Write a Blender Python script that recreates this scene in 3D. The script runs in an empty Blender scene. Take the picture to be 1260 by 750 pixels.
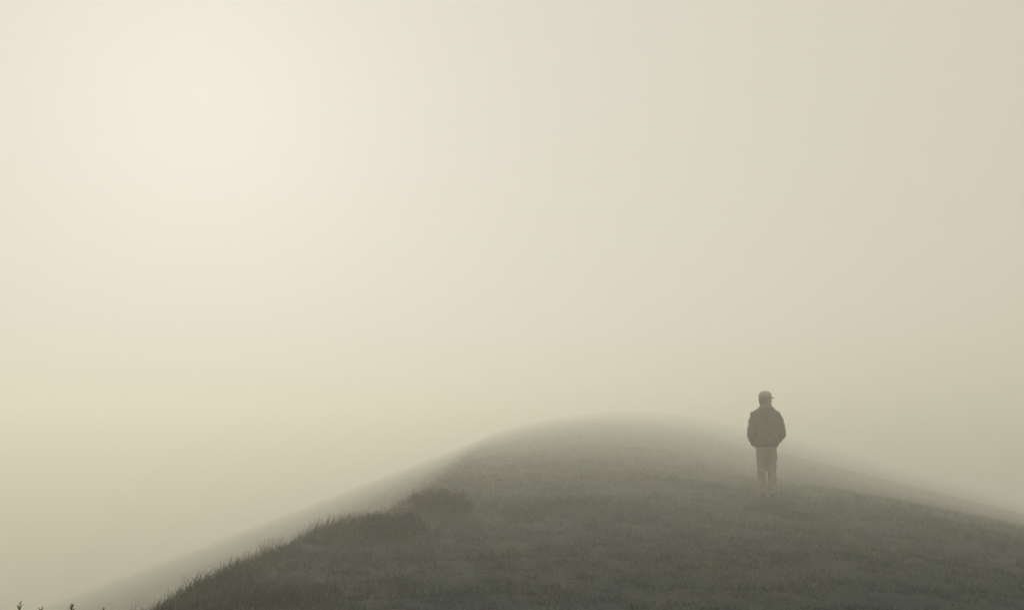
import bpy, math, random
import numpy as np
from mathutils import Vector, Matrix

R = math.radians
random.seed(7); rng = np.random.default_rng(7)
scene = bpy.context.scene
col = scene.collection

# ------------------------------------------------------------------ camera
cam_data = bpy.data.cameras.new('camera')
cam_data.lens = 35.0; cam_data.sensor_width = 36.0
cam_data.clip_start = 0.05; cam_data.clip_end = 5000
cam = bpy.data.objects.new('camera', cam_data); col.objects.link(cam)
PITCH = 6.75
cam.location = (0, 0, 0); cam.rotation_euler = (R(90 + PITCH), 0, 0)
scene.camera = cam

# ------------------------------------------------------------------ light
SUN_EL, SUN_AZ = 18.5, -18.0          # azimuth from +Y (view direction), negative = left
world = bpy.data.worlds.new('World'); scene.world = world; world.use_nodes = True
nt = world.node_tree; nt.nodes.clear()
out = nt.nodes.new('ShaderNodeOutputWorld'); bg = nt.nodes.new('ShaderNodeBackground')
sky = nt.nodes.new('ShaderNodeTexSky'); sky.sky_type = 'NISHITA'; sky.sun_disc = False
sky.sun_elevation = R(SUN_EL); sky.sun_rotation = R(SUN_AZ)
sky.dust_density = 10.0; sky.air_density = 1.0; sky.ozone_density = 1.0; sky.altitude = 300
hs = nt.nodes.new('ShaderNodeHueSaturation'); hs.inputs['Saturation'].default_value = 0.25
mixo = nt.nodes.new('ShaderNodeMix'); mixo.data_type = 'RGBA'; mixo.blend_type = 'MIX'
mixo.inputs[0].default_value = 0.985          # share of the thick, even cloud layer
# the cloud layer is brighter on the side where the hidden sun stands, all round the dome
tcw = nt.nodes.new('ShaderNodeTexCoord'); dt = nt.nodes.new('ShaderNodeVectorMath'); dt.operation = 'DOT_PRODUCT'
_a, _e = R(SUN_AZ), R(SUN_EL)
dt.inputs[1].default_value = (math.sin(_a)*math.cos(_e), math.cos(_a)*math.cos(_e), math.sin(_e))
nt.links.new(tcw.outputs['Generated'], dt.inputs[0])
h1 = nt.nodes.new('ShaderNodeMath'); h1.operation = 'MULTIPLY_ADD'; h1.inputs[1].default_value = 0.5; h1.inputs[2].default_value = 0.5
nt.links.new(dt.outputs['Value'], h1.inputs[0])
h2 = nt.nodes.new('ShaderNodeMath'); h2.operation = 'POWER'; h2.inputs[1].default_value = 1.8
nt.links.new(h1.outputs[0], h2.inputs[0])
cw = nt.nodes.new('ShaderNodeMix'); cw.data_type = 'RGBA'
cw.inputs[6].default_value = (4.35, 3.85, 2.1, 1); cw.inputs[7].default_value = (6.5, 6.08, 5.25, 1)
nt.links.new(h2.outputs[0], cw.inputs[0])
# away from the sun the sky turns dimmer and cooler
mb = nt.nodes.new('ShaderNodeMapRange'); mb.interpolation_type = 'SMOOTHSTEP'
mb.inputs['From Min'].default_value = 0.45; mb.inputs['From Max'].default_value = 0.80
nt.links.new(h1.outputs[0], mb.inputs['Value'])
cb = nt.nodes.new('ShaderNodeMix'); cb.data_type = 'RGBA'; cb.inputs[6].default_value = (4.5, 4.9, 5.1, 1)
nt.links.new(mb.outputs[0], cb.inputs[0]); nt.links.new(cw.outputs[2], cb.inputs[7])
# overhead, out of view, the layer is tinted bluer to cool the fog light
sx = nt.nodes.new('ShaderNodeSeparateXYZ'); nt.links.new(tcw.outputs['Generated'], sx.inputs[0])
mr = nt.nodes.new('ShaderNodeMapRange'); mr.interpolation_type = 'SMOOTHSTEP'
mr.inputs['From Min'].default_value = 0.40; mr.inputs['From Max'].default_value = 0.85
nt.links.new(sx.outputs['Z'], mr.inputs['Value'])
cz = nt.nodes.new('ShaderNodeMix'); cz.data_type = 'RGBA'; cz.inputs[7].default_value = (6.1, 6.8, 7.3, 1)
nt.links.new(mr.outputs[0], cz.inputs[0]); nt.links.new(cb.outputs[2], cz.inputs[6]); nt.links.new(cz.outputs[2], mixo.inputs[7])
nt.links.new(sky.outputs[0], hs.inputs['Color'])
nt.links.new(hs.outputs[0], mixo.inputs[6])
nt.links.new(mixo.outputs[2], bg.inputs['Color'])
bg.inputs['Strength'].default_value = 0.10
nt.links.new(bg.outputs[0], out.inputs['Surface'])

sd = bpy.data.lights.new('sun', 'SUN'); sd.energy = 1.15; sd.angle = R(16); sd.color = (1.0, 0.955, 0.87)
sun = bpy.data.objects.new('sun', sd); col.objects.link(sun)
az, el = R(SUN_AZ), R(SUN_EL)
to_sun = Vector((math.sin(az) * math.cos(el), math.cos(az) * math.cos(el), math.sin(el)))
sun.rotation_euler = to_sun.to_track_quat('Z', 'Y').to_euler()

scene.view_settings.view_transform = 'Standard'; scene.view_settings.look = 'None'
scene.view_settings.exposure = 0.15; scene.view_settings.gamma = 1.0
scene.view_settings.use_curve_mapping = False
scene.render.engine = 'CYCLES'
cy = scene.cycles
cy.max_bounces = 16; cy.volume_bounces = 12; cy.diffuse_bounces = 3
cy.use_denoising = True; cy.denoiser = 'OPENIMAGEDENOISE'

# ------------------------------------------------------------------ helpers
def tag(o, label=None, cat=None, group=None, kind=None):
    if label: o['label'] = label
    if cat: o['category'] = cat
    if group: o['group'] = group
    if kind: o['kind'] = kind
    return o

def empty(name, loc, rz=0.0):
    o = bpy.data.objects.new(name, None); o.empty_display_size = 0.2
    o.location = loc; o.rotation_euler = (0, 0, rz); col.objects.link(o); return o

def np_mesh(name, V, F, mats, parent=None, smooth=True, mat_idx=None, colour=None):
    """V (n,3) array, F (m,k) int array with k = 3 or 4"""
    V = np.asarray(V, dtype=np.float32); F = np.asarray(F, dtype=np.int32)
    me = bpy.data.meshes.new(name)
    me.vertices.add(len(V)); me.vertices.foreach_set('co', V.ravel())
    k = F.shape[1]
    me.loops.add(F.size); me.loops.foreach_set('vertex_index', F.ravel())
    me.polygons.add(len(F))
    me.polygons.foreach_set('loop_start', np.arange(0, F.size, k, dtype=np.int32))
    me.polygons.foreach_set('loop_total', np.full(len(F), k, dtype=np.int32))
    if smooth: me.polygons.foreach_set('use_smooth', np.ones(len(F), dtype=bool))
    for m in (mats if isinstance(mats, (list, tuple)) else [mats]): me.materials.append(m)
    if mat_idx is not None: me.polygons.foreach_set('material_index', np.asarray(mat_idx, dtype=np.int32))
    if colour is not None:
        a = me.attributes.new('tone', 'FLOAT', 'POINT'); a.data.foreach_set('value', np.asarray(colour, dtype=np.float32))
    me.update(calc_edges=True)
    o = bpy.data.objects.new(name, me); col.objects.link(o)
    if parent: o.parent = parent
    return o

class Noise:
    """smooth lattice noise, repeatable, vectorised; returns about -1..1"""
    def __init__(s, seed):
        s.t = np.random.default_rng(seed).uniform(-1, 1, (256, 256))
    def __call__(s, x, y):
        x = np.asarray(x, float); y = np.asarray(y, float)
        xi = np.floor(x).astype(int); yi = np.floor(y).astype(int)
        fx = x - xi; fy = y - yi
        fx = fx*fx*fx*(fx*(fx*6-15)+10); fy = fy*fy*fy*(fy*(fy*6-15)+10)
        a = s.t[xi & 255, yi & 255]; b = s.t[(xi+1) & 255, yi & 255]
        c = s.t[xi & 255, (yi+1) & 255]; d = s.t[(xi+1) & 255, (yi+1) & 255]
        return (a*(1-fx)+b*fx)*(1-fy)+(c*(1-fx)+d*fx)*fy
N1, N2, N3, N4, N5 = (Noise(i) for i in (11, 22, 33, 44, 55))

def mat(name, base, rough=0.85, spec=0.3, noise=None, tone=None, bump=None, sheen=0.0):
    """noise=(scale, colour2, detail); tone=(colour2, colour3) driven by the 'tone' attribute; bump=(scale, strength, dist)"""
    m = bpy.data.materials.new(name); m.use_nodes = True
    n = m.node_tree; b = n.nodes['Principled BSDF']
    b.inputs['Base Color'].default_value = (*base, 1); b.inputs['Roughness'].default_value = rough
    b.inputs['Specular IOR Level'].default_value = spec
    if sheen: b.inputs['Sheen Weight'].default_value = sheen
    src = None
    if tone:
        at = n.nodes.new('ShaderNodeAttribute'); at.attribute_name = 'tone'
        cr = n.nodes.new('ShaderNodeValToRGB'); e = cr.color_ramp.elements
        e[0].position = 0; e[0].color = (*base, 1)
        e[1].position = 1; e[1].color = (*tone[-1], 1)
        if len(tone) > 1:
            x = e.new(0.5); x.color = (*tone[0], 1)
        n.links.new(at.outputs['Fac'], cr.inputs['Fac']); src = cr.outputs['Color']
    if noise:
        tc = n.nodes.new('ShaderNodeNewGeometry') if noise[0] < 0 else n.nodes.new('ShaderNodeTexCoord')
        tx = n.nodes.new('ShaderNodeTexNoise'); tx.inputs['Scale'].default_value = abs(noise[0])
        tx.inputs['Detail'].default_value = noise[2]; tx.inputs['Roughness'].default_value = 0.65
        n.links.new(tc.outputs['Position' if noise[0] < 0 else 'Object'], tx.inputs['Vector'])
        cr2 = n.nodes.new('ShaderNodeValToRGB'); cr2.color_ramp.elements[0].position = 0.35
        cr2.color_ramp.elements[1].position = 0.68
        n.links.new(tx.outputs['Fac'], cr2.inputs['Fac'])
        mx = n.nodes.new('ShaderNodeMix'); mx.data_type = 'RGBA'
        n.links.new(cr2.outputs['Color'], mx.inputs[0])
        mx.inputs[6].default_value = (*base, 1); mx.inputs[7].default_value = (*noise[1], 1)
        if src: n.links.new(src, mx.inputs[6])
        src = mx.outputs[2]
    if src: n.links.new(src, b.inputs['Base Color'])
    if bump:
        tc = n.nodes.new('ShaderNodeTexCoord'); tx = n.nodes.new('ShaderNodeTexNoise')
        tx.inputs['Scale'].default_value = bump[0]; tx.inputs['Detail'].default_value = 5
        n.links.new(tc.outputs['Object'], tx.inputs['Vector'])
        bp = n.nodes.new('ShaderNodeBump'); bp.inputs['Strength'].default_value = bump[1]
        bp.inputs['Distance'].default_value = bump[2]
        n.links.new(tx.outputs['Fac'], bp.inputs['Height']); n.links.new(bp.outputs[0], b.inputs['Normal'])
    return m

# ------------------------------------------------------------------ the hill
PY = [-90, -50, 0, 2, 4.2, 6, 8, 10, 12.5, 15, 20, 32, 48, 80, 125, 170, 210, 280, 400, 900]
XL = [-12, -6, -2.2, -1.8, -1.60, -1.78, -1.92, -1.85, -1.62, -1.4, -1.1, -1.2, -1.3, -1.4, -1.4, -1.4, -1.4, -1.4, -1.4, -1.4]
ZL = [-9, -3, -0.96, -0.86, -0.84, -0.93, -1.04, -1.12, -1.19, -1.20, -1.17, -1.18, -1.20, -1.25, -1.2, -1.2, -1.8, -6, -16, -26]
XR = [6, 6, 5.2, 5.2, 5.2, 5.2, 5.2, 5.3, 5.4, 5.6, 6.2, 8.0, 11.5, 18, 29, 40, 43, 44, 44, 44]
ZR = [-10, -4, -1.15, -1.02, -1.0, -1.08, -1.16, -1.22, -1.28, -1.33, -1.4, -1.6, -1.6, -1.45, -1.2, -0.9, -2.5, -8, -17, -26]
def smooth_interp(y, P, Q):
    return (np.interp(y-1.2, P, Q) + np.interp(y, P, Q)*2 + np.interp(y+1.2, P, Q)) / 4
def height(x, y, fine=True):
    x = np.asarray(x, float); y = np.asarray(y, float)
    xl = smooth_interp(y, PY, XL) + 0.25*N1(y*0.33+9, 3.3)*np.clip(1.3-y/25, 0.1, 1)*np.clip(y/10, 0.3, 1); xr = smooth_interp(y, PY, XR) + 0.5*N1(y*0.2+5, 8.1)
    zl = smooth_interp(y, PY, ZL); zr = smooth_interp(y, PY, ZR)
    t = np.clip((x-xl)/(xr-xl), 0, 1)
    z = zl*(1-t) + zr*t + np.interp(y, [0, 17, 24, 32, 60, 80, 125, 170, 260], [0.1, 0.12, 0.2, 0.35, 1.0, 1.35, 2.15, 2.85, 1.5])*4*t*(1-t)
    dl = np.maximum(xl-x, 0); dr = np.maximum(x-xr, 0)
    dls = np.sqrt(dl*dl+0.3**2)-0.3
    z -= np.interp(y, [7, 12, 20, 40, 80], [2.4, 1.8, 1.0, 0.5, 0.2])*(1-np.exp(-dls/3.2)) + 0.375*dls + np.interp(y, [14, 22, 32, 45, 60, 100, 170], [0.19, 0.205, 0.215, 0.232, 0.25, 0.265, 0.275])*(np.sqrt(dr*dr+1)-1)
    rr = np.hypot(x, y); near = np.clip(1.25 - rr/60, 0.12, 1)*np.clip(1-dl/14, 0.1, 1)*np.clip(1-dr/25, 0.1, 1)   # grazed smooth away from the crest path
    z += near*(0.08*N2(x*0.22, y*0.22) + 0.035*N3(x*0.8, y*0.8) + 0.016*N4(x*2.1, y*2.1))
    z += 0.16*N3(x*0.085+3, y*0.06+1.7)*np.clip((rr-45)/110, 0, 1)*np.clip(1-dl/30, 0.2, 1)*np.clip(1-dr/30, 0.2, 1)
    z += np.clip((rr-150)/300, 0, 1)*3.0*N5(x*0.012, y*0.012)
    if fine: z += 0.012*N5(x*4.6, y*4.6) + 0.007*N1(x*11, y*11)
    # knolls on the left edge, the little bank by the man
    for (cx, cyy, h, rx, ry) in KNOLLS:
        z += h*np.exp(-((x-cx)/rx)**2-((y-cyy)/ry)**2)
    floor = -26 + 1.5*N2(x*0.01, y*0.01)
    k = 2.0
    return np.where(z - floor > 10, z, floor + k*np.logaddexp(0, (z-floor)/k))
MAN_Y = 16.6; MAN_X = 4.2
KNOLLS = [(-0.85, 12.3, 0.08, 0.45, 0.5), (-1.2, 10.0, 0.05, 0.4, 0.4),
          (-2.3, 9.2, 0.06, 0.5, 0.6), (3.0, 19.5, 0.10, 1.1, 0.6), (4.9, 14.4, -0.05, 0.35, 1.2),
          (4.35, 16.55, 0.13, 0.50, 0.42), (1.2, 14.2, 0.06, 1.3, 0.4), (6.5, 17, 0.07, 1.2, 0.5)]
_dz = -1.212 - float(height(MAN_X, MAN_Y, False))
ZR = [z + _dz*1.4 if -1 < p < 60 else z for z, p in zip(ZR, PY)]

# colours of turf
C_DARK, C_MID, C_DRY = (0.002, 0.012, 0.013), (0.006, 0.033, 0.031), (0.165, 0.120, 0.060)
m_turf = mat('turf_soil', (0.005, 0.018, 0.017), 0.95, 0.1, noise=(-1.1, (0.038, 0.038, 0.026), 8), bump=(30, 0.6, 0.03))
m_grass = mat('grass_blades', C_DARK, 0.75, 0.2, tone=(C_MID, C_DRY))
m_tall = mat('tall_grass_blades', (0.03, 0.036, 0.02), 0.75, 0.2, tone=((0.07, 0.07, 0.038), (0.19, 0.16, 0.09)))

ang = np.concatenate([np.linspace(-180, -48, 70, endpoint=False), np.linspace(-48, 48, 520, endpoint=False), np.linspace(48, 180, 70, endpoint=False)])
ang = np.radians(ang)
rad = np.concatenate([[0.6, 1.2, 1.8, 2.4], np.geomspace(3.0, 260, 640), np.geomspace(270, 1500, 30)])
A, D = np.meshgrid(ang, rad)
X = (np.sin(A)*D).ravel(); Y = (np.cos(A)*D).ravel()
V = np.stack([X, Y, height(X, Y)], 1)
na, nr = len(ang), len(rad)
ii, jj = np.meshgrid(np.arange(nr-1), np.arange(na), indexing='ij')
a = (ii*na+jj).ravel(); b = (ii*na+(jj+1) % na).ravel()
F = np.stack([a, b, b+na, a+na], 1)[:, ::-1]
# centre cap
V = np.vstack([V, [[0, 0, float(height(0, 0))]]]); c = len(V)-1
cap = np.stack([np.full(na, c), np.arange(na), (np.arange(na)+1) % na, np.full(na, c)], 1)[:, ::-1]
hill = np_mesh('hill', V, F, m_turf)
import bmesh
bm = bmesh.new(); bm.from_mesh(hill.data); bm.verts.ensure_lookup_table()
for j in range(na):
    try:
        f = bm.faces.new((bm.verts[c], bm.verts[(j+1) % na], bm.verts[j])); f.smooth = True
    except ValueError: pass
bmesh.ops.recalc_face_normals(bm, faces=list(bm.faces))
if sum(f.normal.z for f in list(bm.faces)[:50]) < 0: bmesh.ops.reverse_faces(bm, faces=list(bm.faces))
bm.to_mesh(hill.data); bm.free()
tag(hill, 'dark grassy hilltop fading into the fog', 'hill', kind='structure')

# ------------------------------------------------------------------ grass
def blades(px, py, h, w, lean, tone, az=None):
    """bent tapering blades: 5 verts, as two quads-ish (3 triangles)"""
    n = len(px)
    pz = height(px, py) - 0.006
    if az is None: az = rng.uniform(0, 2*np.pi, n)
    f = rng.uniform(0, 2*np.pi, n)
    wx, wy = np.cos(f)*w*0.5, np.sin(f)*w*0.5
    lx, ly = np.cos(az)*lean, np.sin(az)*lean
    P = np.empty((n, 5, 3), np.float32)
    def put(i, ox, oy, oz): P[:, i, 0] = px+ox; P[:, i, 1] = py+oy; P[:, i, 2] = pz+oz
    put(0, -wx, -wy, 0*h); put(1, wx, wy, 0*h)
    put(2, lx*0.35-wx*0.8, ly*0.35-wy*0.8, h*0.6); put(3, lx*0.35+wx*0.8, ly*0.35+wy*0.8, h*0.6)
    put(4, lx, ly, h)
    base = (np.arange(n)*5)[:, None]
    T = np.concatenate([base+np.array([[0, 1, 3]]), base+np.array([[0, 3, 2]]), base+np.array([[2, 3, 4]])], 0)
    return P.reshape(-1, 3), T, np.repeat(tone, 5)

def tone_at(x, y):
    t = 0.31 + 0.36*N3(x*0.7, y*0.4+3) + 0.36*N4(x*2.6, y*1.4) + 0.26*N2(x*8, y*5)
    # darker blade tone in patches by the man and in a narrow band towards the camera
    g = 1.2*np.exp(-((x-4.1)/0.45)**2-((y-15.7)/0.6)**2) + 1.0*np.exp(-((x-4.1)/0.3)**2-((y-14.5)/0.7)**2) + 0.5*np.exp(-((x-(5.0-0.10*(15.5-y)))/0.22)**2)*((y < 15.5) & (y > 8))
    return t - 0.85*g + 0.42*np.clip((np.hypot(x, y)-19)/40, 0, 1)  # drier farther off; the fog's warm, pale cast is also put into this tone
n = 760000
r = np.exp(rng.uniform(np.log(1.6), np.log(100), n)); th = R(40)*rng.uniform(-1, 1, n)
gx, gy = r*np.sin(th), r*np.cos(th)
dens = 0.58 + 0.6*N4(gx*2.1+4, gy*1.2) + 0.55*N5(gx*6, gy*4)
keep = rng.uniform(0, 1, n) < dens
gx, gy, r, dens = gx[keep], gy[keep], r[keep], dens[keep]
lush = np.clip(0.5 + 0.8*N1(gx*2.7, gy*2.7) + 0.5*N2(gx*0.8, gy*1.1), 0, 1.4)
hgt = (0.014 + 0.034*rng.uniform(0, 1, len(gx)))*(0.5+1.15*lush)*np.clip(0.8+r/60, 0.8, 1.6)*np.clip(r/11, 0.5, 1)
dead = rng.uniform(0, 1, len(gx)) < 0.03
hgt = np.where(dead, hgt*1.5+0.01, hgt)
hgt = hgt*(1-0.55*np.exp(-((gx-MAN_X)/0.5)**2-((gy-16.3)/0.6)**2))
w = np.maximum(0.0026, r*0.00055)
# rougher tussocks scattered through the turf
nt_ = 5200; cr_ = np.exp(rng.uniform(np.log(2.5), np.log(40), nt_)); ct = R(40)*rng.uniform(-1, 1, nt_)
cx_, cy_ = cr_*np.sin(ct), cr_*np.cos(ct); csz = rng.uniform(0.02, 0.09, nt_)*np.clip(cr_/9, 0.6, 2.2); cto = np.clip(rng.normal(0.35, 0.33, nt_), 0, 1)
idx = np.repeat(np.arange(nt_), 26); m_ = len(idx)
ux, uy = cx_[idx]+rng.normal(0, 1, m_)*csz[idx], cy_[idx]+rng.normal(0, 1, m_)*csz[idx]; ur = np.hypot(ux, uy)
ok = np.hypot(ux-MAN_X, uy-16.2) > 0.7
ux, uy, ur, idx = ux[ok], uy[ok], ur[ok], idx[ok]
gx = np.concatenate([gx, ux]); gy = np.concatenate([gy, uy]); r = np.concatenate([r, ur])
hu = rng.uniform(0.4, 1.1, len(ux))*np.clip(csz[idx]*1.25, 0.025, 0.14)
hgt = np.concatenate([hgt, hu]); w = np.concatenate([w, np.maximum(0.003, ur*0.0006)])
dead = np.concatenate([dead, np.zeros(len(ux), bool)]); lush = np.concatenate([lush, np.full(len(ux), 0.5)])
tus = np.concatenate([np.full(len(dead)-len(ux), -1.0), cto[idx]])
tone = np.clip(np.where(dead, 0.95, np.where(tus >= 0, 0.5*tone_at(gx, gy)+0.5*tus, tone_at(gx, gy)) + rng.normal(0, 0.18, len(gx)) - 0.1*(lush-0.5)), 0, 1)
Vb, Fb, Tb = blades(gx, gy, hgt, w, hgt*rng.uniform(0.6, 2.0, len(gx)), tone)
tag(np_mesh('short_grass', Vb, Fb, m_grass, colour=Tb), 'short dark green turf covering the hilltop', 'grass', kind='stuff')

# taller, looser grass on the left shoulder of the hill
n = 80000
ty = np.exp(rng.uniform(np.log(2.4), np.log(17), n)); ed = smooth_interp(ty, PY, XL) + 0.25*N1(ty*0.33+9, 3.3)
tx = ed + rng.normal(-0.25, 0.75, n)
clump = N5(tx*2.6, ty*2.6)*0.5 + N4(tx*0.9+7, ty*0.9)*0.6
keep = rng.uniform(-0.2, 0.9, n) < clump + np.clip((ed-tx)*0.25, -0.4, 0.3)
tx, ty, clump = tx[keep], ty[keep], clump[keep]
hgt = (0.05 + 0.12*rng.uniform(0, 1, len(tx))**1.5)*(0.6+0.9*np.clip(clump+0.3, 0, 1))*np.clip(ty/9, 0.5, 1.15)
tone = np.clip(0.30 + 0.35*N3(tx*1.2, ty*1.2) + rng.normal(0, 0.22, len(tx)), 0, 1)
az = rng.normal(0.2, 1.0, len(tx))
Vb, Fb, Tb = blades(tx, ty, hgt, 0.0022+0.0003*ty, hgt*rng.uniform(0.2, 1.0, len(tx)), tone, az)
tag(np_mesh('tall_grass', Vb, Fb, m_tall, colour=Tb), 'longer rough grass along the left shoulder of the hill', 'grass', kind='stuff')

def local_blades(n, spread, h0, h1, w, lean, bias=(0, 0)):
    """a tuft round its own origin"""
    rr = spread*np.sqrt(rng.uniform(0, 1, n)); a0 = rng.uniform(0, 2*np.pi, n)
    bx, by = rr*np.cos(a0), rr*np.sin(a0); h = rng.uniform(h0, h1, n)
    d = np.stack([bx, by], 1)/max(spread, 1e-3)*lean*0.8 + rng.normal(0, lean*0.35, (n, 2)) + np.array(bias)
    f = rng.uniform(0, 2*np.pi, n); wv = np.stack([np.cos(f), np.sin(f)], 1)*w*0.5
    seg = 4; Vv = []; Ff = []; Tt = []
    tt = np.clip(rng.normal(0.55, 0.25, n), 0, 1)
    for i in range(n):
        o = len(Vv)*1
        for s in range(seg+1):
            u = s/seg; cxy = np.array([bx[i], by[i]]) + d[i]*h[i]*u*u
            ww = wv[i]*(1-u*0.9); zz = h[i]*(u - 0.18*u*u*np.hypot(*d[i])) - 0.02*(1-u)
            Vv.append((cxy[0]-ww[0], cxy[1]-ww[1], zz)); Vv.append((cxy[0]+ww[0], cxy[1]+ww[1], zz)); Tt += [tt[i]]*2
            if s: q = o+2*s; Ff.append((q-2, q-1, q+1, q))
    return np.array(Vv), np.array(Ff), Tt

def ground(px, py_, d):
    """ground point seen at photo pixel px at forward distance d"""
    x = (px-630)/1225*d
    return (x, d, float(height(x, d)))

# ------------------------------------------------------------------ low shrubs on the edge
m_leaf = mat('shrub_leaves', (0.010, 0.014, 0.011), 0.7, 0.2, tone=((0.022, 0.030, 0.022), (0.06, 0.06, 0.04)))
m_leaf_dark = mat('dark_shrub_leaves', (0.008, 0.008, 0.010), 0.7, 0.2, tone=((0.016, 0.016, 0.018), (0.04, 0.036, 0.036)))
m_twig = mat('shrub_twigs', (0.05, 0.038, 0.028), 0.9, 0.1, noise=(40, (0.09, 0.07, 0.05), 3))
def tube(P, r0, r1, sides=5):
    P = [Vector(p) for p in P]; V = []; F = []
    for i, p in enumerate(P):
        t = (P[min(i+1, len(P)-1)]-P[max(i-1, 0)]).normalized(); q = t.to_track_quat('Z', 'Y')
        r = r0+(r1-r0)*i/(len(P)-1)
        for k in range(sides):
            an = 2*math.pi*k/sides; V.append(p + q @ Vector((math.cos(an)*r, math.sin(an)*r, 0)))
        if i:
            for k in range(sides):
                a = (i-1)*sides+k; b = (i-1)*sides+(k+1) % sides; F.append((a, b, b+sides, a+sides))
    return [tuple(v) for v in V], F
def merge(parts):
    V = []; F = []
    for v, f in parts:
        o = len(V); V += list(v); F += [tuple(i+o for i in q) for q in f]
    return V, F
def shrub(loc, rx, ry, h, nleaf, material, label, lump_seed):
    t = empty('low_shrub' if h > 0.1 else 'dark_patch', loc); tag(t, label, 'shrub' if h > 0.1 else 'patch')
    g = np.random.default_rng(lump_seed)
    stems = []; tips = []
    for i in range(80):
        a0 = g.uniform(0, 2*np.pi); rr = np.sqrt(g.uniform(0, 1))
        tip = np.array([rx*rr*np.cos(a0), ry*rr*np.sin(a0), h*(0.45+0.55*np.sqrt(max(0, 1-rr*rr)))*g.uniform(0.6, 1.2)])
        base = np.array([tip[0]*0.35, tip[1]*0.35, -0.05]); mid = (base+tip)/2 + g.normal(0, 0.03, 3)
        stems.append(tube([base, mid, tip], 0.006, 0.0025, 4)); tips.append((mid, tip))
    v, f = merge(stems); np_mesh('stem', v, f, m_twig, t)
    C = np.array([tips[i][0] + (tips[i][1]-tips[i][0])*g.uniform(0.2, 1.12) for i in (len(tips)*g.uniform(0, 1, nleaf)**1.4).astype(int)])
    C += g.normal(0, 1, (nleaf, 3))*np.array([0.034, 0.034, 0.022 if h > 0.1 else 0.010]); C[:, 2] = np.maximum(C[:, 2], 0.0)
    d1 = g.normal(0, 1, (nleaf, 3)); d1[:, 2] += 0.6; d1 /= np.linalg.norm(d1, axis=1)[:, None]
    d2 = np.cross(d1, g.normal(0, 1, (nleaf, 3))); d2 /= np.linalg.norm(d2, axis=1)[:, None]
    L = g.uniform(0.012, 0.028, nleaf)[:, None]; W = L*0.33
    Vv = np.stack([C, C+d1*L*0.5+d2*W, C+d1*L, C+d1*L*0.5-d2*W], 1).reshape(-1, 3)
    Ff = np.arange(nleaf*4).reshape(-1, 4)
    np_mesh('foliage', Vv, Ff, material, t, smooth=False, colour=np.repeat(np.clip(g.normal(0.4, 0.25, nleaf), 0, 1), 4))
    return t
x, y, z = ground(486, 0, 10.0)
shrub((x, y, z-0.06), 0.34, 0.26, 0.21, 12000, m_leaf_dark, 'dark flat shrub in front of the greener one on the left shoulder of the hill', 3)
x, y, z = ground(545, 0, 12.3)
shrub((x, y, z-0.07), 0.38, 0.30, 0.27, 12000, m_leaf, 'greener rounded shrub on a small knoll behind the dark flat one', 4)
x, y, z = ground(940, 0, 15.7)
shrub((x, y, z-0.02), 0.36, 0.24, 0.095, 9000, m_leaf_dark, 'flat dark patch right at the feet of the standing man', 8)  # small dark leaf faces spread into a flat dark patch
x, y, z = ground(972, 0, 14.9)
shrub((x, y, z-0.02), 0.30, 0.40, 0.085, 8000, m_leaf_dark, 'second flat dark patch, nearer and right of the one at the feet of the man', 9)
x, y, z = ground(526, 0, 11.0)
t = empty('grass_tuft', (x, y, z)); tag(t, 'pale leaning grass tuft between the two low shrubs', 'grass tuft')
v, f, tt = local_blades(150, 0.09, 0.12, 0.30, 0.005, 0.4, (0.45, 0)); np_mesh('blade', v, f, m_tall, t, colour=[0.4+0.55*q for q in tt])
t.children[0].name = 'leaves'

# tufts standing proud along the left shoulder
proto = None
for i, (px, d, s) in enumerate([(182, 4.8, 0.6), (205, 5.1, 0.5), (262, 6.3, 0.8), (300, 7.4, 0.7), (335, 8.2, 1.0), (352, 8.8, 0.9),
                                (395, 10.0, 1.2), (412, 10.6, 0.9), (436, 11.4, 0.8), (372, 9.2, 0.8), (285, 6.9, 0.7), (600, 18.5, 1.0)]):
    x, y, z = ground(px, 0, d)
    if proto is None:
        v, f, tt = local_blades(70, 0.05, 0.07, 0.21, 0.0042, 0.5, (0.1, 0)); proto = empty('grass_tuft', (x, y, z))
        np_mesh('leaves', v, f, m_tall, proto, colour=tt); o = proto
    else:
        o = proto.copy(); col.objects.link(o); ch = proto.children[0].copy(); ch.parent = o; col.objects.link(ch)
    o.location = (x, y, z); o.rotation_euler = (0, 0, i*2.3); o.scale = (s, s, s*random.uniform(0.8, 1.15))
    pxs_ = [182, 205, 262, 285, 300, 335, 352, 372, 395, 412, 436, 600]
    nth_ = ['lowest and leftmost', 'second', 'third', 'fourth', 'fifth', 'sixth', 'seventh', 'eighth', 'ninth', 'tenth', 'eleventh', 'topmost and rightmost'][pxs_.index(px)]
    tag(o, nth_ + (' spiky grass tuft up the left shoulder of the hill' if px in (182, 600) else ' spiky grass tuft from the bottom left, up the left shoulder'), 'grass tuft', 'grass tufts along the left shoulder')

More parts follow.
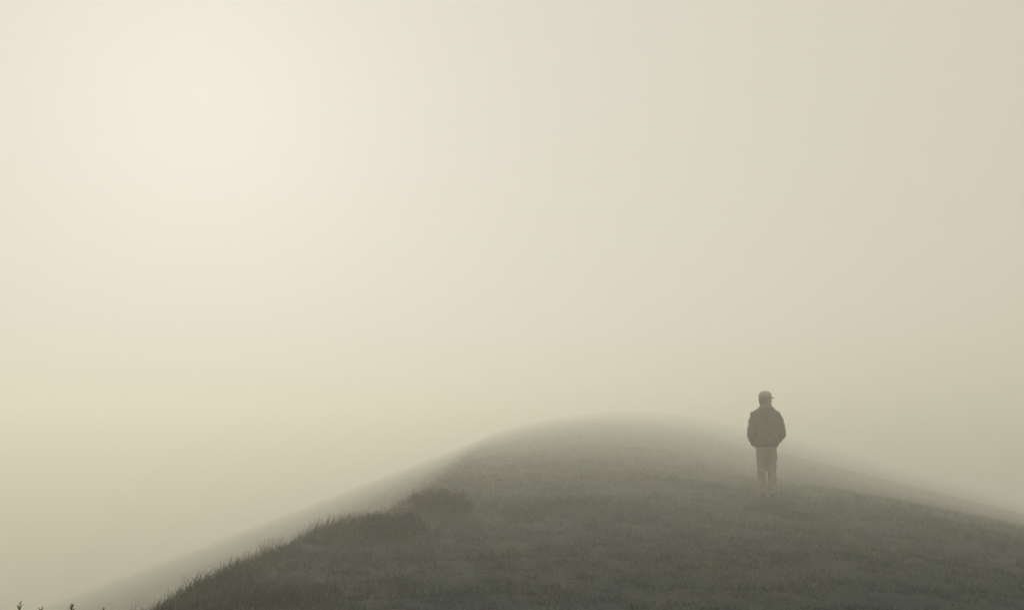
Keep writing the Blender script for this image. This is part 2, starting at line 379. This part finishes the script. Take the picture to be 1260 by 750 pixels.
# seed-head stalks poking up in the lower left corner
m_stalk = mat('dry_stalk', (0.075, 0.062, 0.04), 0.8, 0.15)
labels = ['tallest seed-head stalk, leftmost in the lower left corner', 'thin short stalk just right of the tallest stalk in the lower left corner',
          'forked seed-head stalk, third from the left in the bottom corner', 'small dry stalk beside the start of the dark slope at bottom left']
for i, (px, d, top, fork) in enumerate([(42, 3.9, 736, 3), (72, 4.0, 742, 1), (113, 4.2, 739, 4), (128, 4.3, 743, 2)]):
    x, y, z = ground(px, 0, d); ztop = -(top-520)/1225*d
    H = max(0.1, ztop-z)
    t = empty('weed_stalk', (x, y, z)); tag(t, labels[i], 'weed')
    lean = random.uniform(-0.05, 0.05)
    P = [(0, 0, -0.02), (lean*0.3, 0, H*0.5), (lean, 0.01, H)]
    np_mesh('stem', *tube(P, 0.0022, 0.0012, 5), m_stalk, t)
    parts = []
    for k in range(fork*9):
        u = random.uniform(0.72, 1.0); p = Vector((lean*u, 0.01*u, H*u)); dr = Vector((random.uniform(-1, 1), random.uniform(-1, 1), 1.2)).normalized()
        parts.append(tube([p, p+dr*0.008, p+dr*0.018], 0.0022, 0.0008, 4))
    np_mesh('seed_head', *merge(parts), m_stalk, t)
    v, f, tt = local_blades(10+3*fork, 0.03, 0.05, H*0.75, 0.0035, 0.35); np_mesh('leaves', v, f, m_tall, t, colour=tt)

# ------------------------------------------------------------------ the man
m_skin = mat('skin', (0.42, 0.26, 0.18), 0.55, 0.4, noise=(18, (0.36, 0.21, 0.15), 3))
m_jacket = mat('jacket_cloth', (0.078, 0.064, 0.044), 0.85, 0.2, noise=(9, (0.118, 0.094, 0.066), 5), bump=(160, 0.25, 0.004), sheen=0.1)
m_knit = mat('jacket_ribbing', (0.022, 0.023, 0.022), 0.95, 0.1, bump=(300, 0.4, 0.003))
m_collar = mat('collar_cord', (0.17, 0.135, 0.095), 0.95, 0.1, noise=(30, (0.13, 0.10, 0.07), 3), bump=(220, 0.4, 0.003))
m_trouser = mat('khaki_cotton', (0.27, 0.235, 0.155), 0.9, 0.15, noise=(9, (0.225, 0.195, 0.13), 5), bump=(200, 0.2, 0.003))
m_shoe = mat('boot_leather', (0.035, 0.028, 0.024), 0.6, 0.4, noise=(25, (0.05, 0.04, 0.033), 3))
m_sole = mat('boot_sole', (0.02, 0.02, 0.02), 0.8, 0.3)
m_cap = mat('cap_cotton', (0.44, 0.34, 0.23), 0.9, 0.15, noise=(30, (0.33, 0.26, 0.17), 3), bump=(260, 0.2, 0.002))
m_hair = mat('light_brown_hair', (0.16, 0.115, 0.075), 0.6, 0.4, bump=(220, 0.6, 0.004))
m_eye = mat('eye_white', (0.75, 0.73, 0.70), 0.3, 0.5); m_iris = mat('eye_iris', (0.05, 0.03, 0.02), 0.3, 0.5)
m_lip = mat('lips', (0.36, 0.16, 0.13), 0.5, 0.4)

def ellip(c, r, rot=None, seg=20, ring=12):
    V = []; F = []
    M = rot.to_matrix() if rot else Matrix.Identity(3)
    for i in range(ring+1):
        a = math.pi*i/ring
        for j in range(seg):
            b = 2*math.pi*j/seg
            V.append(tuple(Vector(c)+M @ Vector((r[0]*math.sin(a)*math.cos(b), r[1]*math.sin(a)*math.sin(b), r[2]*math.cos(a)))))
    for i in range(ring):
        for j in range(seg):
            F.append((i*seg+j, (i+1)*seg+j, (i+1)*seg+(j+1) % seg, i*seg+(j+1) % seg))
    return V, F
def loft(rings, seg=28, power=2.2, cap=True):
    """rings: (centre, rx, ry, direction) ; superellipse sections normal to direction, x axis kept sideways"""
    V = []; F = []
    n = len(rings)
    for (c, rx, ry, dr) in rings:
        z = Vector(dr).normalized(); xa = Vector((1, 0, 0)); xa = (xa - z*xa.dot(z)).normalized()
        if abs(z.x) > 0.95: xa = Vector((0, 1, 0))
        ya = z.cross(xa)
        for k in range(seg):
            a = 2*math.pi*k/seg; ca, sa = math.cos(a), math.sin(a)
            e = 2/power
            V.append(tuple(Vector(c) + xa*rx*math.copysign(abs(ca)**e, ca) + ya*ry*math.copysign(abs(sa)**e, sa)))
    for i in range(n-1):
        for k in range(seg):
            a = i*seg+k; b = i*seg+(k+1) % seg; F.append((a, b, b+seg, a+seg))
    if cap:
        for i, flip in ((0, True), (n-1, False)):
            V.append(tuple(rings[i][0])); cc = len(V)-1
            for k in range(seg):
                a = i*seg+k; b = i*seg+(k+1) % seg
                F.append((cc, b, a) if flip else (cc, a, b))
    return V, F
def limb(pts, seg=16, power=2.0):
    """pts: (point, rx, ry) chain"""
    P = [Vector(p[0]) for p in pts]; rings = []
    for i, p in enumerate(pts):
        d = P[min(i+1, len(P)-1)]-P[max(i-1, 0)]
        rings.append((P[i], p[1], p[2], d))
    return loft(rings, seg, power)
def fuse(name, parts, m, parent, voxel, smooth_it=6, noise=None, extra=None):
    """join closed shapes and remesh them into ONE continuous skin"""
    v, f = merge(parts)
    me = bpy.data.meshes.new(name); me.from_pydata([tuple(p) for p in v], [], f); me.update()
    b = bmesh.new(); b.from_mesh(me); bmesh.ops.remove_doubles(b, verts=b.verts, dist=1e-5)
    bmesh.ops.recalc_face_normals(b, faces=b.faces); b.to_mesh(me); b.free()
    tmp = bpy.data.objects.new(name+'_tmp', me); col.objects.link(tmp)
    rm = tmp.modifiers.new('r', 'REMESH'); rm.mode = 'VOXEL'; rm.voxel_size = voxel; rm.use_smooth_shade = True
    sm = tmp.modifiers.new('s', 'SMOOTH'); sm.iterations = smooth_it; sm.factor = 0.5
    dg = bpy.context.evaluated_depsgraph_get(); dg.update()
    res = bpy.data.meshes.new_from_object(tmp.evaluated_get(dg))
    bpy.data.objects.remove(tmp); res.name = name
    n_ = len(res.vertices); co = np.empty(n_*3, np.float32); res.vertices.foreach_get('co', co); co = co.reshape(-1, 3)
    no = np.empty(n_*3, np.float32); res.vertices.foreach_get('normal', no); no = no.reshape(-1, 3)
    if noise is not None: co = co + no*noise(co)[:, None]
    res.vertices.foreach_set('co', co.astype(np.float32).ravel())
    res.materials.clear(); res.materials.append(m)
    res.polygons.foreach_set('use_smooth', np.ones(len(res.polygons), bool)); res.update()
    o = bpy.data.objects.new(name, res); col.objects.link(o); o.parent = parent
    return o
def simple(name, parts, m, parent, bevel=None, sub=0):
    v, f = merge(parts); me = bpy.data.meshes.new(name); me.from_pydata([tuple(p) for p in v], [], f); me.update()
    b = bmesh.new(); b.from_mesh(me); bmesh.ops.remove_doubles(b, verts=b.verts, dist=1e-5)
    bmesh.ops.recalc_face_normals(b, faces=b.faces)
    for fc in b.faces: fc.smooth = True
    b.to_mesh(me); b.free(); me.materials.append(m)
    o = bpy.data.objects.new(name, me); col.objects.link(o); o.parent = parent
    return o

# local axes: +Y is where the chest points (away from the camera), +X his right-hand side of the picture
man = empty('person', (MAN_X, MAN_Y, float(height(MAN_X, MAN_Y))-0.012))
tag(man, 'lone standing man seen from behind in cap, dark jacket and khaki trousers, head turned right', 'person')
HX = 0.015                                   # head sits a little right of the feet
AK = [(-0.100, 0.0), (0.072, -0.03)]         # ankles
def sym(s): return -1 if s == 0 else 1
# --- bare body: head, neck, trunk, arms with hands, legs: one skin
yaw = R(-58)                                  # head turned to his right
HR = Matrix.Rotation(yaw, 3, 'Z')
HC = Vector((HX, 0.03, 1.60)); HS = 1.12
def hp(x, y, z): return tuple(HC + HR @ Vector((x*HS, y*HS, z*1.06)))
def hell(c, r, seg=20, ring=12, tilt=0.0):
    v, f = ellip((0, 0, 0), r, None, seg, ring); T = Matrix.Rotation(tilt, 3, 'X')
    return [hp(*(T @ Vector(p) + Vector(c))) for p in v], f
body = []
body += [hell((0, -0.010, 0.022), (0.074, 0.094, 0.084)), hell((0, 0.022, -0.035), (0.060, 0.070, 0.075)),
         hell((0, 0.055, -0.085), (0.034, 0.034, 0.026)), hell((0, 0.082, 0.028), (0.050, 0.016, 0.014))]
body += [hell((0, 0.098, -0.022), (0.013, 0.020, 0.015)), hell((0, 0.092, -0.002), (0.009, 0.014, 0.026), tilt=R(-18)),
         hell((-0.010, 0.094, -0.027), (0.009, 0.011, 0.008)), hell((0.010, 0.094, -0.027), (0.009, 0.011, 0.008)),
         hell((0, 0.088, -0.052), (0.024, 0.010, 0.007)), hell((0, 0.086, -0.064), (0.021, 0.010, 0.007))]
for s in (-1, 1):
    body += [hell((s*0.040, 0.068, -0.020), (0.022, 0.020, 0.018)), hell((s*0.079, -0.006, -0.012), (0.008, 0.018, 0.031), tilt=R(10)),
             hell((s*0.083, -0.012, 0.004), (0.009, 0.015, 0.014))]
body.append(limb([((0, -0.01, 1.36), 0.075, 0.07), ((0.004, -0.005, 1.44), 0.060, 0.058), ((HX*0.7, 0.005, 1.51), 0.056, 0.056), ((HX, 0.02, 1.58), 0.054, 0.058)]))
body.append(loft([((0, 0, 0.86), 0.15, 0.105, (0, 0, 1)), ((0, 0, 0.95), 0.155, 0.11, (0, 0, 1)), ((0, 0.0, 1.10), 0.135, 0.095, (0, 0, 1)),
                  ((0, 0, 1.28), 0.165, 0.11, (0, 0, 1)), ((0, -0.01, 1.38), 0.165, 0.10, (0, 0, 1)), ((0, -0.01, 1.44), 0.10, 0.07, (0, 0, 1))]))
ARM = {}
for s in (-1, 1):
    sh = Vector((s*0.182, -0.01, 1.345)); el = Vector((s*(0.262 if s < 0 else 0.252), -0.065, 1.045)); wr = Vector((s*0.180, 0.130, 0.885))
    ARM[s] = (sh, el, wr)
    body.append(ellip(sh, (0.055, 0.055, 0.055)))
    body.append(limb([(sh, 0.052, 0.052), (sh.lerp(el, 0.5), 0.047, 0.047), (el, 0.040, 0.040),
                      (el.lerp(wr, 0.35), 0.040, 0.038), (wr, 0.026, 0.024)]))
    # hand: palm from the wrist forward-inward into the pocket, four fingers and a thumb
    fd = Vector((-s*0.62, 0.45, -0.62)).normalized(); side = Vector((s*0.1, 0.95, 0.40)); side = (side - fd*side.dot(fd)).normalized()
    pn = fd.cross(side)
    kn = wr + fd*0.095
    body.append(limb([(wr - fd*0.01, 0.024, 0.020), (wr+fd*0.045, 0.034, 0.017), (kn, 0.040, 0.014)]))
    v, f = ellip((0, 0, 0), (0.042, 0.016, 0.052)); M = Matrix((side, pn, fd)).transposed()
    body.append(([tuple(wr+fd*0.05+M @ Vector(p)) for p in v], f))
    for q, L in enumerate((0.078, 0.088, 0.082, 0.065)):
        b0 = kn + side*(0.030-0.020*q) - fd*0.012; d1 = (fd + side*(0.10-0.07*q)).normalized(); cu = -pn*s
        p1 = b0+d1*L*0.5; p2 = p1+(d1+cu*0.45).normalized()*L*0.32; p3 = p2+(d1+cu*0.9).normalized()*L*0.26
        body.append(limb([(b0, 0.0092, 0.0092), (p1, 0.0088, 0.0088), (p2, 0.0080, 0.0080), (p3, 0.0066, 0.0066)], 10))
    t0 = wr+fd*0.025+side*0.028; td = (fd*0.7+side*0.7).normalized()
    body.append(limb([(t0, 0.013, 0.013), (t0+td*0.035, 0.011, 0.011), (t0+td*0.035+(fd*0.95+side*0.25).normalized()*0.032, 0.009, 0.009)], 10))
for i, (ax, ay) in enumerate(AK):
    s = sym(i); body.append(limb([((s*0.085, 0, 0.90), 0.070, 0.075), ((s*0.083, 0.005, 0.70), 0.062, 0.066), (((s*0.083+ax)/2, 0.012, 0.48), 0.046, 0.048),
                                  (((s*0.03+ax*0.65), ay*0.7-0.004, 0.31), 0.044, 0.050), ((ax, ay-0.005, 0.10), 0.030, 0.034), ((ax, ay+0.005, 0.05), 0.026, 0.03)]))
    body.append(ellip((ax, ay+0.06, 0.045), (0.030, 0.09, 0.022)))
bo = fuse('body', body, m_skin, man, 0.0055, 2)
for s in (-1, 1):
    simple('eye', [hell((s*0.030, 0.079, 0.008), (0.012, 0.010, 0.009), 16, 10)], m_eye, bo)
    simple('iris', [hell((s*0.030, 0.0868, 0.008), (0.0052, 0.0035, 0.0052), 12, 8)], m_iris, bo)
simple('lips', [hell((0, 0.0935, -0.053), (0.021, 0.0075, 0.005), 16, 8), hell((0, 0.0925, -0.0625), (0.018, 0.0075, 0.005), 16, 8)], m_lip, bo)
# --- hair under the cap: back and sides
hair = [hell((0, -0.024, 0.010), (0.081, 0.090, 0.076)), hell((0, -0.050, -0.035), (0.066, 0.055, 0.055))]
for s in (-1, 1): hair.append(hell((s*0.070, 0.018, -0.005), (0.010, 0.014, 0.030)))
fuse('hair', hair, m_hair, man, 0.006, 3, lambda c: 0.002*np.sin(c[:, 0]*400+c[:, 2]*60))
# --- cap: crown, band, visor, button
capo = empty('cap', (0, 0, 0)); capo.parent = man
crown = []
V = []; F = []; seg = 36; prof = [(1.0, 0.000), (1.0, 0.018), (0.97, 0.040), (0.89, 0.060), (0.74, 0.078), (0.52, 0.091), (0.27, 0.098), (0.02, 0.100)]
for (q, zz) in prof:
    for k in range(seg):
        a = 2*math.pi*k/seg; front = max(0, math.sin(a))
        V.append(hp(0.086*q*math.cos(a), -0.006+0.106*q*math.sin(a)+0.004*front*zz*10*q, 0.042+zz+0.010*front*math.sin(zz/0.11*math.pi)))
for i in range(len(prof)-1):
    for k in range(seg):
        a = i*seg+k; b = i*seg+(k+1) % seg; F.append((a, b, b+seg, a+seg))
cr = simple('crown', [(V, F)], m_cap, capo)
md = cr.modifiers.new('thick', 'SOLIDIFY'); md.thickness = 0.003
V = []; F = []; nu, nv = 20, 8
for i in range(nu+1):
    a = math.pi*(0.13+0.74*i/nu)
    for j in range(nv+1):
        t_ = j/nv; ex = 0.078*max(0.0, math.sin((a-math.pi*0.13)/0.74))**0.75
        V.append(hp(0.086*math.cos(a)*(1-0.05*t_), -0.006+0.104*math.sin(a)+ex*t_, 0.050-0.020*(math.cos(a))**2*(0.4+t_)-0.012*t_*t_))
for i in range(nu):
    for j in range(nv):
        a = i*(nv+1)+j; F.append((a, a+1, a+nv+2, a+nv+1))
vi = simple('visor', [(V, F)], m_cap, capo); md = vi.modifiers.new('thick', 'SOLIDIFY'); md.thickness = 0.004; md.offset = 0
simple('button', [hell((0, -0.006, 0.143), (0.008, 0.008, 0.005), 12, 6)], m_cap, capo)
# --- jacket: trunk and sleeves in one skin
jk = [loft([((0.0, 0, 0.845), 0.180, 0.125, (0, 0, 1)), ((0, 0, 0.875), 0.192, 0.135, (0, 0, 1)), ((0, -0.005, 0.93), 0.205, 0.150, (0, 0, 1)), ((0, -0.01, 1.05), 0.215, 0.155, (0, 0, 1)),
            ((0, -0.012, 1.20), 0.225, 0.155, (0, 0, 1)), ((0, -0.014, 1.32), 0.225, 0.145, (0, 0, 1)), ((0.0, -0.014, 1.385), 0.215, 0.128, (0, 0, 1)),
            ((0.003, -0.012, 1.435), 0.170, 0.110, (0, 0, 1)), ((0.006, -0.010, 1.475), 0.120, 0.095, (0, 0, 1)), ((0.009, -0.006, 1.505), 0.090, 0.085, (0, 0, 1))], power=2.5)]
for s in (-1, 1):
    sh, el, wr = ARM[s]
    jk.append(ellip(sh, (0.078, 0.078, 0.078)))
    jk.append(limb([(sh, 0.074, 0.076), (sh.lerp(el, 0.35), 0.080, 0.076), (sh.lerp(el, 0.7), 0.074, 0.072),
                    (el, 0.068, 0.068), (el.lerp(wr, 0.3), 0.066, 0.062), (el.lerp(wr, 0.65), 0.060, 0.056), (el.lerp(wr, 0.90), 0.050, 0.047)]))
    jk.append(ellip(el, (0.066, 0.066, 0.072)))
def folds(c):
    x, y, z = c[:, 0], c[:, 1], c[:, 2]
    w_ = 0.010*N2(x*9+z*6, z*9+y*6+x*4) + 0.006*N3(x*13+z*9, z*16-x*9+y*5) + 0.0025*N4(x*40, z*40+y*20)
    low = np.clip((1.05-z)/0.15, 0, 1)
    return w_ + low*0.006*N1(x*22+y*9, z*26) - 0.004*np.clip(1-np.abs(z-0.885)/0.012, 0, 1)
jo = fuse('jacket', jk, m_jacket, man, 0.008, 6, folds)
simple('collar', [loft([((0.006, -0.012, 1.452), 0.142, 0.112, (0, 0.12, 1)), ((0.006, -0.012, 1.462), 0.138, 0.110, (0, 0.12, 1)), ((0.009, -0.010, 1.495), 0.104, 0.098, (0, 0.1, 1)), ((0.011, -0.004, 1.545), 0.082, 0.080, (0, 0.1, 1)),
       ((0.011, -0.002, 1.535), 0.070, 0.068, (0, 0.1, 1)), ((0.010, -0.004, 1.50), 0.073, 0.071, (0, 0.1, 1))], cap=False)], m_collar, jo)
simple('waistband', [loft([((0, 0, 0.835), 0.176, 0.124, (0, 0, 1)), ((0, 0, 0.842), 0.184, 0.131, (0, 0, 1)), ((0, 0, 0.885), 0.190, 0.137, (0, 0, 1)), ((0, 0, 0.89), 0.18, 0.128, (0, 0, 1))], power=2.4)], m_knit, jo)
for s in (-1, 1):
    sh, el, wr = ARM[s]; d = (wr-el).normalized(); c0 = el.lerp(wr, 0.86); c1 = el.lerp(wr, 1.08)
    simple('cuff', [loft([(c0, 0.047, 0.044, d), (c0+d*0.004, 0.050, 0.047, d), (c1, 0.042, 0.039, d), (c1+d*0.003, 0.036, 0.034, d)], 20)], m_knit, jo)
    simple('pocket_flap', [loft([(Vector((s*0.115, 0.128, 0.90)), 0.012, 0.012, (s*0.25, -0.05, 1)), (Vector((s*0.145, 0.132, 0.97)), 0.014, 0.012, (s*0.25, -0.05, 1)), (Vector((s*0.165, 0.126, 1.04)), 0.010, 0.010, (s*0.25, -0.05, 1))], 12)], m_jacket, jo)
# --- trousers
tr = [loft([((0, 0, 0.66), 0.11, 0.045, (0, 0, 1)), ((0, 0, 0.72), 0.150, 0.080, (0, 0, 1)), ((0, 0, 0.785), 0.162, 0.106, (0, 0, 1)), ((0, 0, 0.86), 0.168, 0.118, (0, 0, 1)), ((0, 0, 0.95), 0.160, 0.110, (0, 0, 1))], power=2.3)]
for i, (ax, ay) in enumerate(AK):
    s = sym(i)
    tr.append(limb([((s*0.083, 0, 0.84), 0.088, 0.108), ((s*0.083, 0.003, 0.70), 0.088, 0.098), ((s*0.080+0.1*(ax-s*0.084), 0.010, 0.55), 0.079, 0.084), (((s*0.084+ax)/2, 0.012, 0.45), 0.072, 0.078),
                    ((s*0.03+ax*0.65, ay*0.7, 0.30), 0.069, 0.078), ((ax, ay-0.004, 0.15), 0.060, 0.072), ((ax, ay-0.002, 0.085), 0.062, 0.076)], 24))
def tf(c):
    x, y, z = c[:, 0], c[:, 1], c[:, 2]; low = np.clip((0.35-z)/0.25, 0, 1)
    return 0.007*N3(x*12+z*6, z*14+y*8) + low*0.012*N2(x*16+z*12, z*30+y*10) + 0.007*np.exp(-((z-0.47)/0.08)**2)*N1(x*18+z*20, z*34)
to = fuse('trousers', tr, m_trouser, man, 0.007, 5, tf)
# --- boots
for i, (ax, ay) in enumerate(AK):
    s = sym(i); bt = empty('boot', (ax, ay, 0), R(-s*9)); bt.parent = man
    up = [loft([((0, 0.0, 0.13), 0.045, 0.052, (0, 0, 1)), ((0, 0, 0.09), 0.044, 0.054, (0, 0, 1)), ((0, 0.005, 0.05), 0.044, 0.062, (0, 0, 1)), ((0, 0.01, 0.02), 0.046, 0.075, (0, 0, 1))]),
          limb([((0, -0.06, 0.045), 0.036, 0.028), ((0, 0.0, 0.055), 0.043, 0.038), ((0, 0.07, 0.052), 0.047, 0.034), ((0, 0.13, 0.043), 0.047, 0.026), ((0, 0.18, 0.036), 0.034, 0.018)])]
    fuse('boot_upper', up, m_shoe, bt, 0.006, 4)
    V = []; F = []; ns = 32
    for zz in (-0.012, 0.022):
        for k in range(ns):
            a = 2*math.pi*k/ns; yy = 0.055+0.142*math.sin(a); wdt = 0.050 if yy > 0.05 else 0.042
            V.append((wdt*math.cos(a)*(1.0), yy, zz))
    for k in range(ns): F.append((k, (k+1) % ns, ns+(k+1) % ns, ns+k))
    F += [tuple(range(ns))[::-1], tuple(range(ns, 2*ns))]
    simple('sole', [(V, F)], m_sole, bt)

# ------------------------------------------------------------------ haze: the fog the place stands in
mh = bpy.data.materials.new('haze'); mh.use_nodes = True; n = mh.node_tree; n.nodes.clear()
ho = n.nodes.new('ShaderNodeOutputMaterial'); pv = n.nodes.new('ShaderNodeVolumePrincipled')
pv.inputs['Color'].default_value = (1.0, 0.952, 0.80, 1); pv.inputs['Density'].default_value = 0.0206
pv.inputs['Anisotropy'].default_value = 0.42
n.links.new(pv.outputs[0], ho.inputs['Volume'])
zs = np.empty(len(hill.data.vertices)*3, np.float32); hill.data.vertices.foreach_get('co', zs)
z0 = float(zs.reshape(-1, 3)[:, 2].min()) - 1.0; z1 = 3.0; S = 1600
V = [(-S, -S, z0), (S, -S, z0), (S, S, z0), (-S, S, z0), (-S, -S, z1), (S, -S, z1), (S, S, z1), (-S, S, z1)]
F = [(3, 2, 1, 0), (4, 5, 6, 7), (0, 1, 5, 4), (1, 2, 6, 5), (2, 3, 7, 6), (3, 0, 4, 7)]
tag(np_mesh('haze', V, F, mh, smooth=False), 'thick pale cream fog all round the hilltop', 'fog', kind='stuff')
